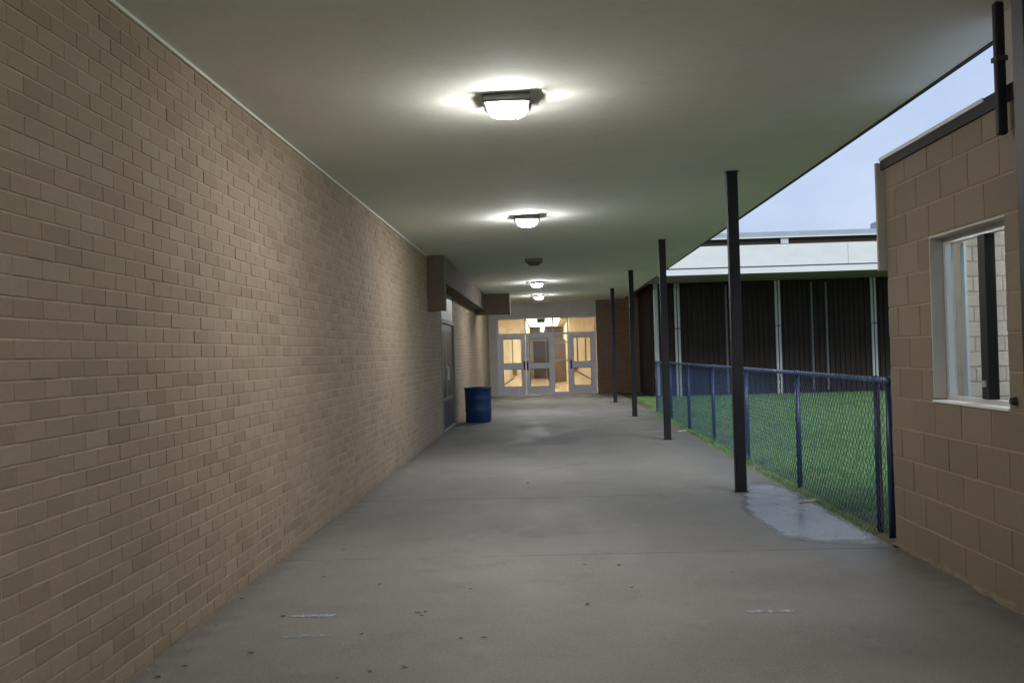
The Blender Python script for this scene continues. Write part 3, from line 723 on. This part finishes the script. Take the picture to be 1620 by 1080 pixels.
# ------------------------------------------------------------------ chain link fence
XFN, ZF = 2.49, 1.17
FY0, FY1 = 7.72, 23.85
fe = thing('chain_link_fence', (XFN, 15.8, 0), 'low navy blue chain link fence between the walkway and the lawn', 'fence')
m = MB(); m.tube((XFN, FY0, ZF - .02), (XFN, FY1, ZF - .02), .021, n=12); m.build('top_rail', M_rail, fe, smooth=True)
for i, y in enumerate((7.72, 8.0, 10.50, 13.17, 15.80, 18.50, 21.15, 23.85)):
    r_ = .026
    m = MB(); m.tube((XFN + .004, y, -.05), (XFN + .004, y, ZF - .042), r_, n=14)
    p = m.build('post', M_navy, fe, smooth=True)
    m = MB(); m.lathe((XFN + .004, y, ZF - .045), [(r_ + .004, 0), (r_ + .004, .03), (r_ * .7, .05), (.001, .058)], 14); m.build('cap', M_navy, p, smooth=True)
box('tension_bar', M_rust, fe, XFN - .014, XFN - .006, 7.90, 7.925, .03, ZF - .05)
# woven fabric: zigzag wires
def weave(y0, y1):
    W = .044; hz = .044; r = .0023; z0, z1 = .03, ZF + .005; V = []; F = []
    n = int((y1 - y0) / W); ns = int((z1 - z0) / hz)
    for i in range(n):
        ya = y0 + i * W; k0 = len(V)
        for j in range(ns + 1):
            y = ya + (W if (j + i) % 2 else 0); z = z0 + j * hz; x = XFN - .024 + (.0022 if j % 2 else -.0022)
            V += [(x - r, y, z), (x + r * .6, y - r, z + .0), (x + r * .6, y + r, z)]
        for j in range(ns):
            a = k0 + j * 3
            for t in range(3): u = (t + 1) % 3; F.append((a + t, a + u, a + 3 + u, a + 3 + t))
    m = MB(); m.v = V; m.f = F; return tag(m.build('wire_mesh', M_wire, fe), kind='stuff')
weave(7.74, 23.83)

# ------------------------------------------------------------------ lawn
def blades(name, n, region, hmin, hmax, w, seed):
    R = np.random.RandomState(seed); x, y = region(R, n); n = len(x)
    a = R.rand(n) * 6.283; h = R.uniform(hmin, hmax, n); l = R.uniform(.5, 1.9, n) * h; b = R.rand(n) * 6.283
    bx, by = np.cos(a) * w * .5, np.sin(a) * w * .5; V = np.zeros((n, 3, 3)); z = -.02
    V[:, 0] = np.stack([x - bx, y - by, np.full(n, z)], 1); V[:, 1] = np.stack([x + bx, y + by, np.full(n, z)], 1)
    V[:, 2] = np.stack([x + np.cos(b) * l, y + np.sin(b) * l, z + h], 1)
    V = V.reshape(-1, 3); me = bpy.data.meshes.new(name); me.vertices.add(3 * n); me.vertices.foreach_set('co', V.ravel())
    me.loops.add(3 * n); me.loops.foreach_set('vertex_index', np.arange(3 * n)); me.polygons.add(n)
    me.polygons.foreach_set('loop_start', np.arange(0, 3 * n, 3)); me.polygons.foreach_set('loop_total', np.full(n, 3)); me.update(); me.validate()
    me.materials.append(M_grass); o = bpy.data.objects.new(name, me); col.objects.link(o); return o
lawn = blades('lawn_grass', 230000, lambda R, n: (2.62 + R.rand(n) ** 1.3 * 9.5, 7.6 + R.rand(n) ** 1.25 * 23.6), .035, .095, .014, 1)
tag(lawn, 'short green lawn grass behind the chain link fence', 'grass', kind='stuff')
def edge(R, n):
    y = 7.9 + R.rand(n) * 17; den = .5 + .5 * np.sin(y * 3.1) * np.sin(y * 1.3 + 1); k = R.rand(n) < .35 + .65 * den
    y = y[k]; return 2.37 + R.rand(len(y)) ** .8 * .32 - .03 * R.rand(len(y)), y
def tufts(R, n):
    k = 90; cx = 2.60 + R.rand(k) ** 2 * 6; cy_ = 7.8 + R.rand(k) * 21; i = R.randint(0, k, n)
    return cx[i] + R.randn(n) * .07, cy_[i] + R.randn(n) * .07
tg = blades('tall_grass', 9000, tufts, .07, .17, .010, 5)
tag(tg, 'taller grass tufts standing up from the lawn behind the fence', 'grass', kind='stuff')
eg = blades('edge_grass', 26000, edge, .02, .075, .009, 2)
tag(eg, 'ragged grass fringe growing along the concrete edge under the fence', 'grass', kind='stuff')

# floor crack and litter by the fence
m = MB(); K = 16
for i in range(K + 1):
    t = i / K; x = -.75 + 1.2 * t + rnd.uniform(-.03, .03); y = 11.9 + 1.6 * t ** 1.3 + rnd.uniform(-.04, .04); w = .004 * (1 - .6 * t) + .001
    m.v += [(x, y - w * 2, .0022), (x, y + w * 2, .0022)]
m.f = [(2 * i, 2 * i + 2, 2 * i + 3, 2 * i + 1) for i in range(K)]
m.build('crack', M_joint, floor)
for (x, y, a, l, nm, lb) in ((2.33, 9.55, .5, .10, 'wood_scrap', 'pale wood scrap lying on the concrete edge beside the large puddle'), (2.30, 18.1, .9, .14, 'wood_scrap', 'pale wood scrap lying by the fence past the second post')):
    m = MB(); c_, s_ = math.cos(a), math.sin(a)
    for i, t in enumerate((-1, -.4, .3, 1)):
        for q in (-1, 1):
            for zz in (.002, .018): px_, py_ = t * l, q * .022 * (1 - .3 * abs(t)) + .006 * math.sin(i * 2.1); m.v.append((x + px_ * c_ - py_ * s_, y + px_ * s_ + py_ * c_, zz + (.006 * abs(t))))
    for i in range(3):
        k = i * 4; m.f += [(k, k + 4, k + 5, k + 1), (k + 2, k + 3, k + 7, k + 6), (k + 1, k + 5, k + 7, k + 3), (k, k + 2, k + 6, k + 4)]
    m.f += [(0, 1, 3, 2), (12, 14, 15, 13)]
    tag(m.build(nm, M_scrap, fix=True), lb, 'wood scrap')

# ------------------------------------------------------------------ dead leaves on the concrete
lm = []
for s in range(4):
    r = random.Random(s + 40); me = bpy.data.meshes.new('leaf')
    Lh, Wd = r.uniform(.016, .026), r.uniform(.007, .012)
    v = [(-Lh, 0, .002), (-Lh * .3, Wd, .008), (-Lh * .3, -Wd, .006), (-Lh * .2, 0, .003), (Lh * .5, Wd * .8, .010), (Lh * .5, -Wd * .8, .004), (Lh * .5, 0, .004), (Lh, 0, .009)]
    f = [(0, 3, 1), (0, 2, 3), (3, 6, 4, 1), (2, 5, 6, 3), (6, 7, 4), (5, 7, 6)]
    me.from_pydata(v, [], f); me.materials.append(M_leaf); lm.append(me)
LP = [(-1.86, 6.20), (-1.82, 5.58), (-1.50, 5.75), (-.75, 5.77), (-.71, 5.79), (-.72, 5.71), (-1.08, 6.51), (-1.49, 6.77), (-.99, 5.35), (-.70, 6.27), (-.50, 6.33), (-.35, 5.24), (-.84, 4.72), (-.69, 4.77), (-.97, 4.63), (-1.80, 4.69), (.22, 6.97), (.44, 6.93), (.47, 6.28), (.19, 5.89), (1.14, 6.66), (-1.54, 7.71), (-1.39, 7.79), (-.24, 11.45), (-1.48, 5.05), (-1.73, 4.85), (-.47, 5.24)]
for x, y in LP:
    o = bpy.data.objects.new('dead_leaf', lm[rnd.randrange(4)]); col.objects.link(o)
    o.location = (x, y, .0015); o.rotation_euler = (0, 0, rnd.uniform(-.7, .7) + rnd.choice((0, math.pi)))
    k = rnd.uniform(.55, 1.05); o.scale = (k, k, k)
    tag(o, 'tiny dark dead leaf lying on the concrete walkway', 'leaf', 'dead leaves scattered on the walkway')
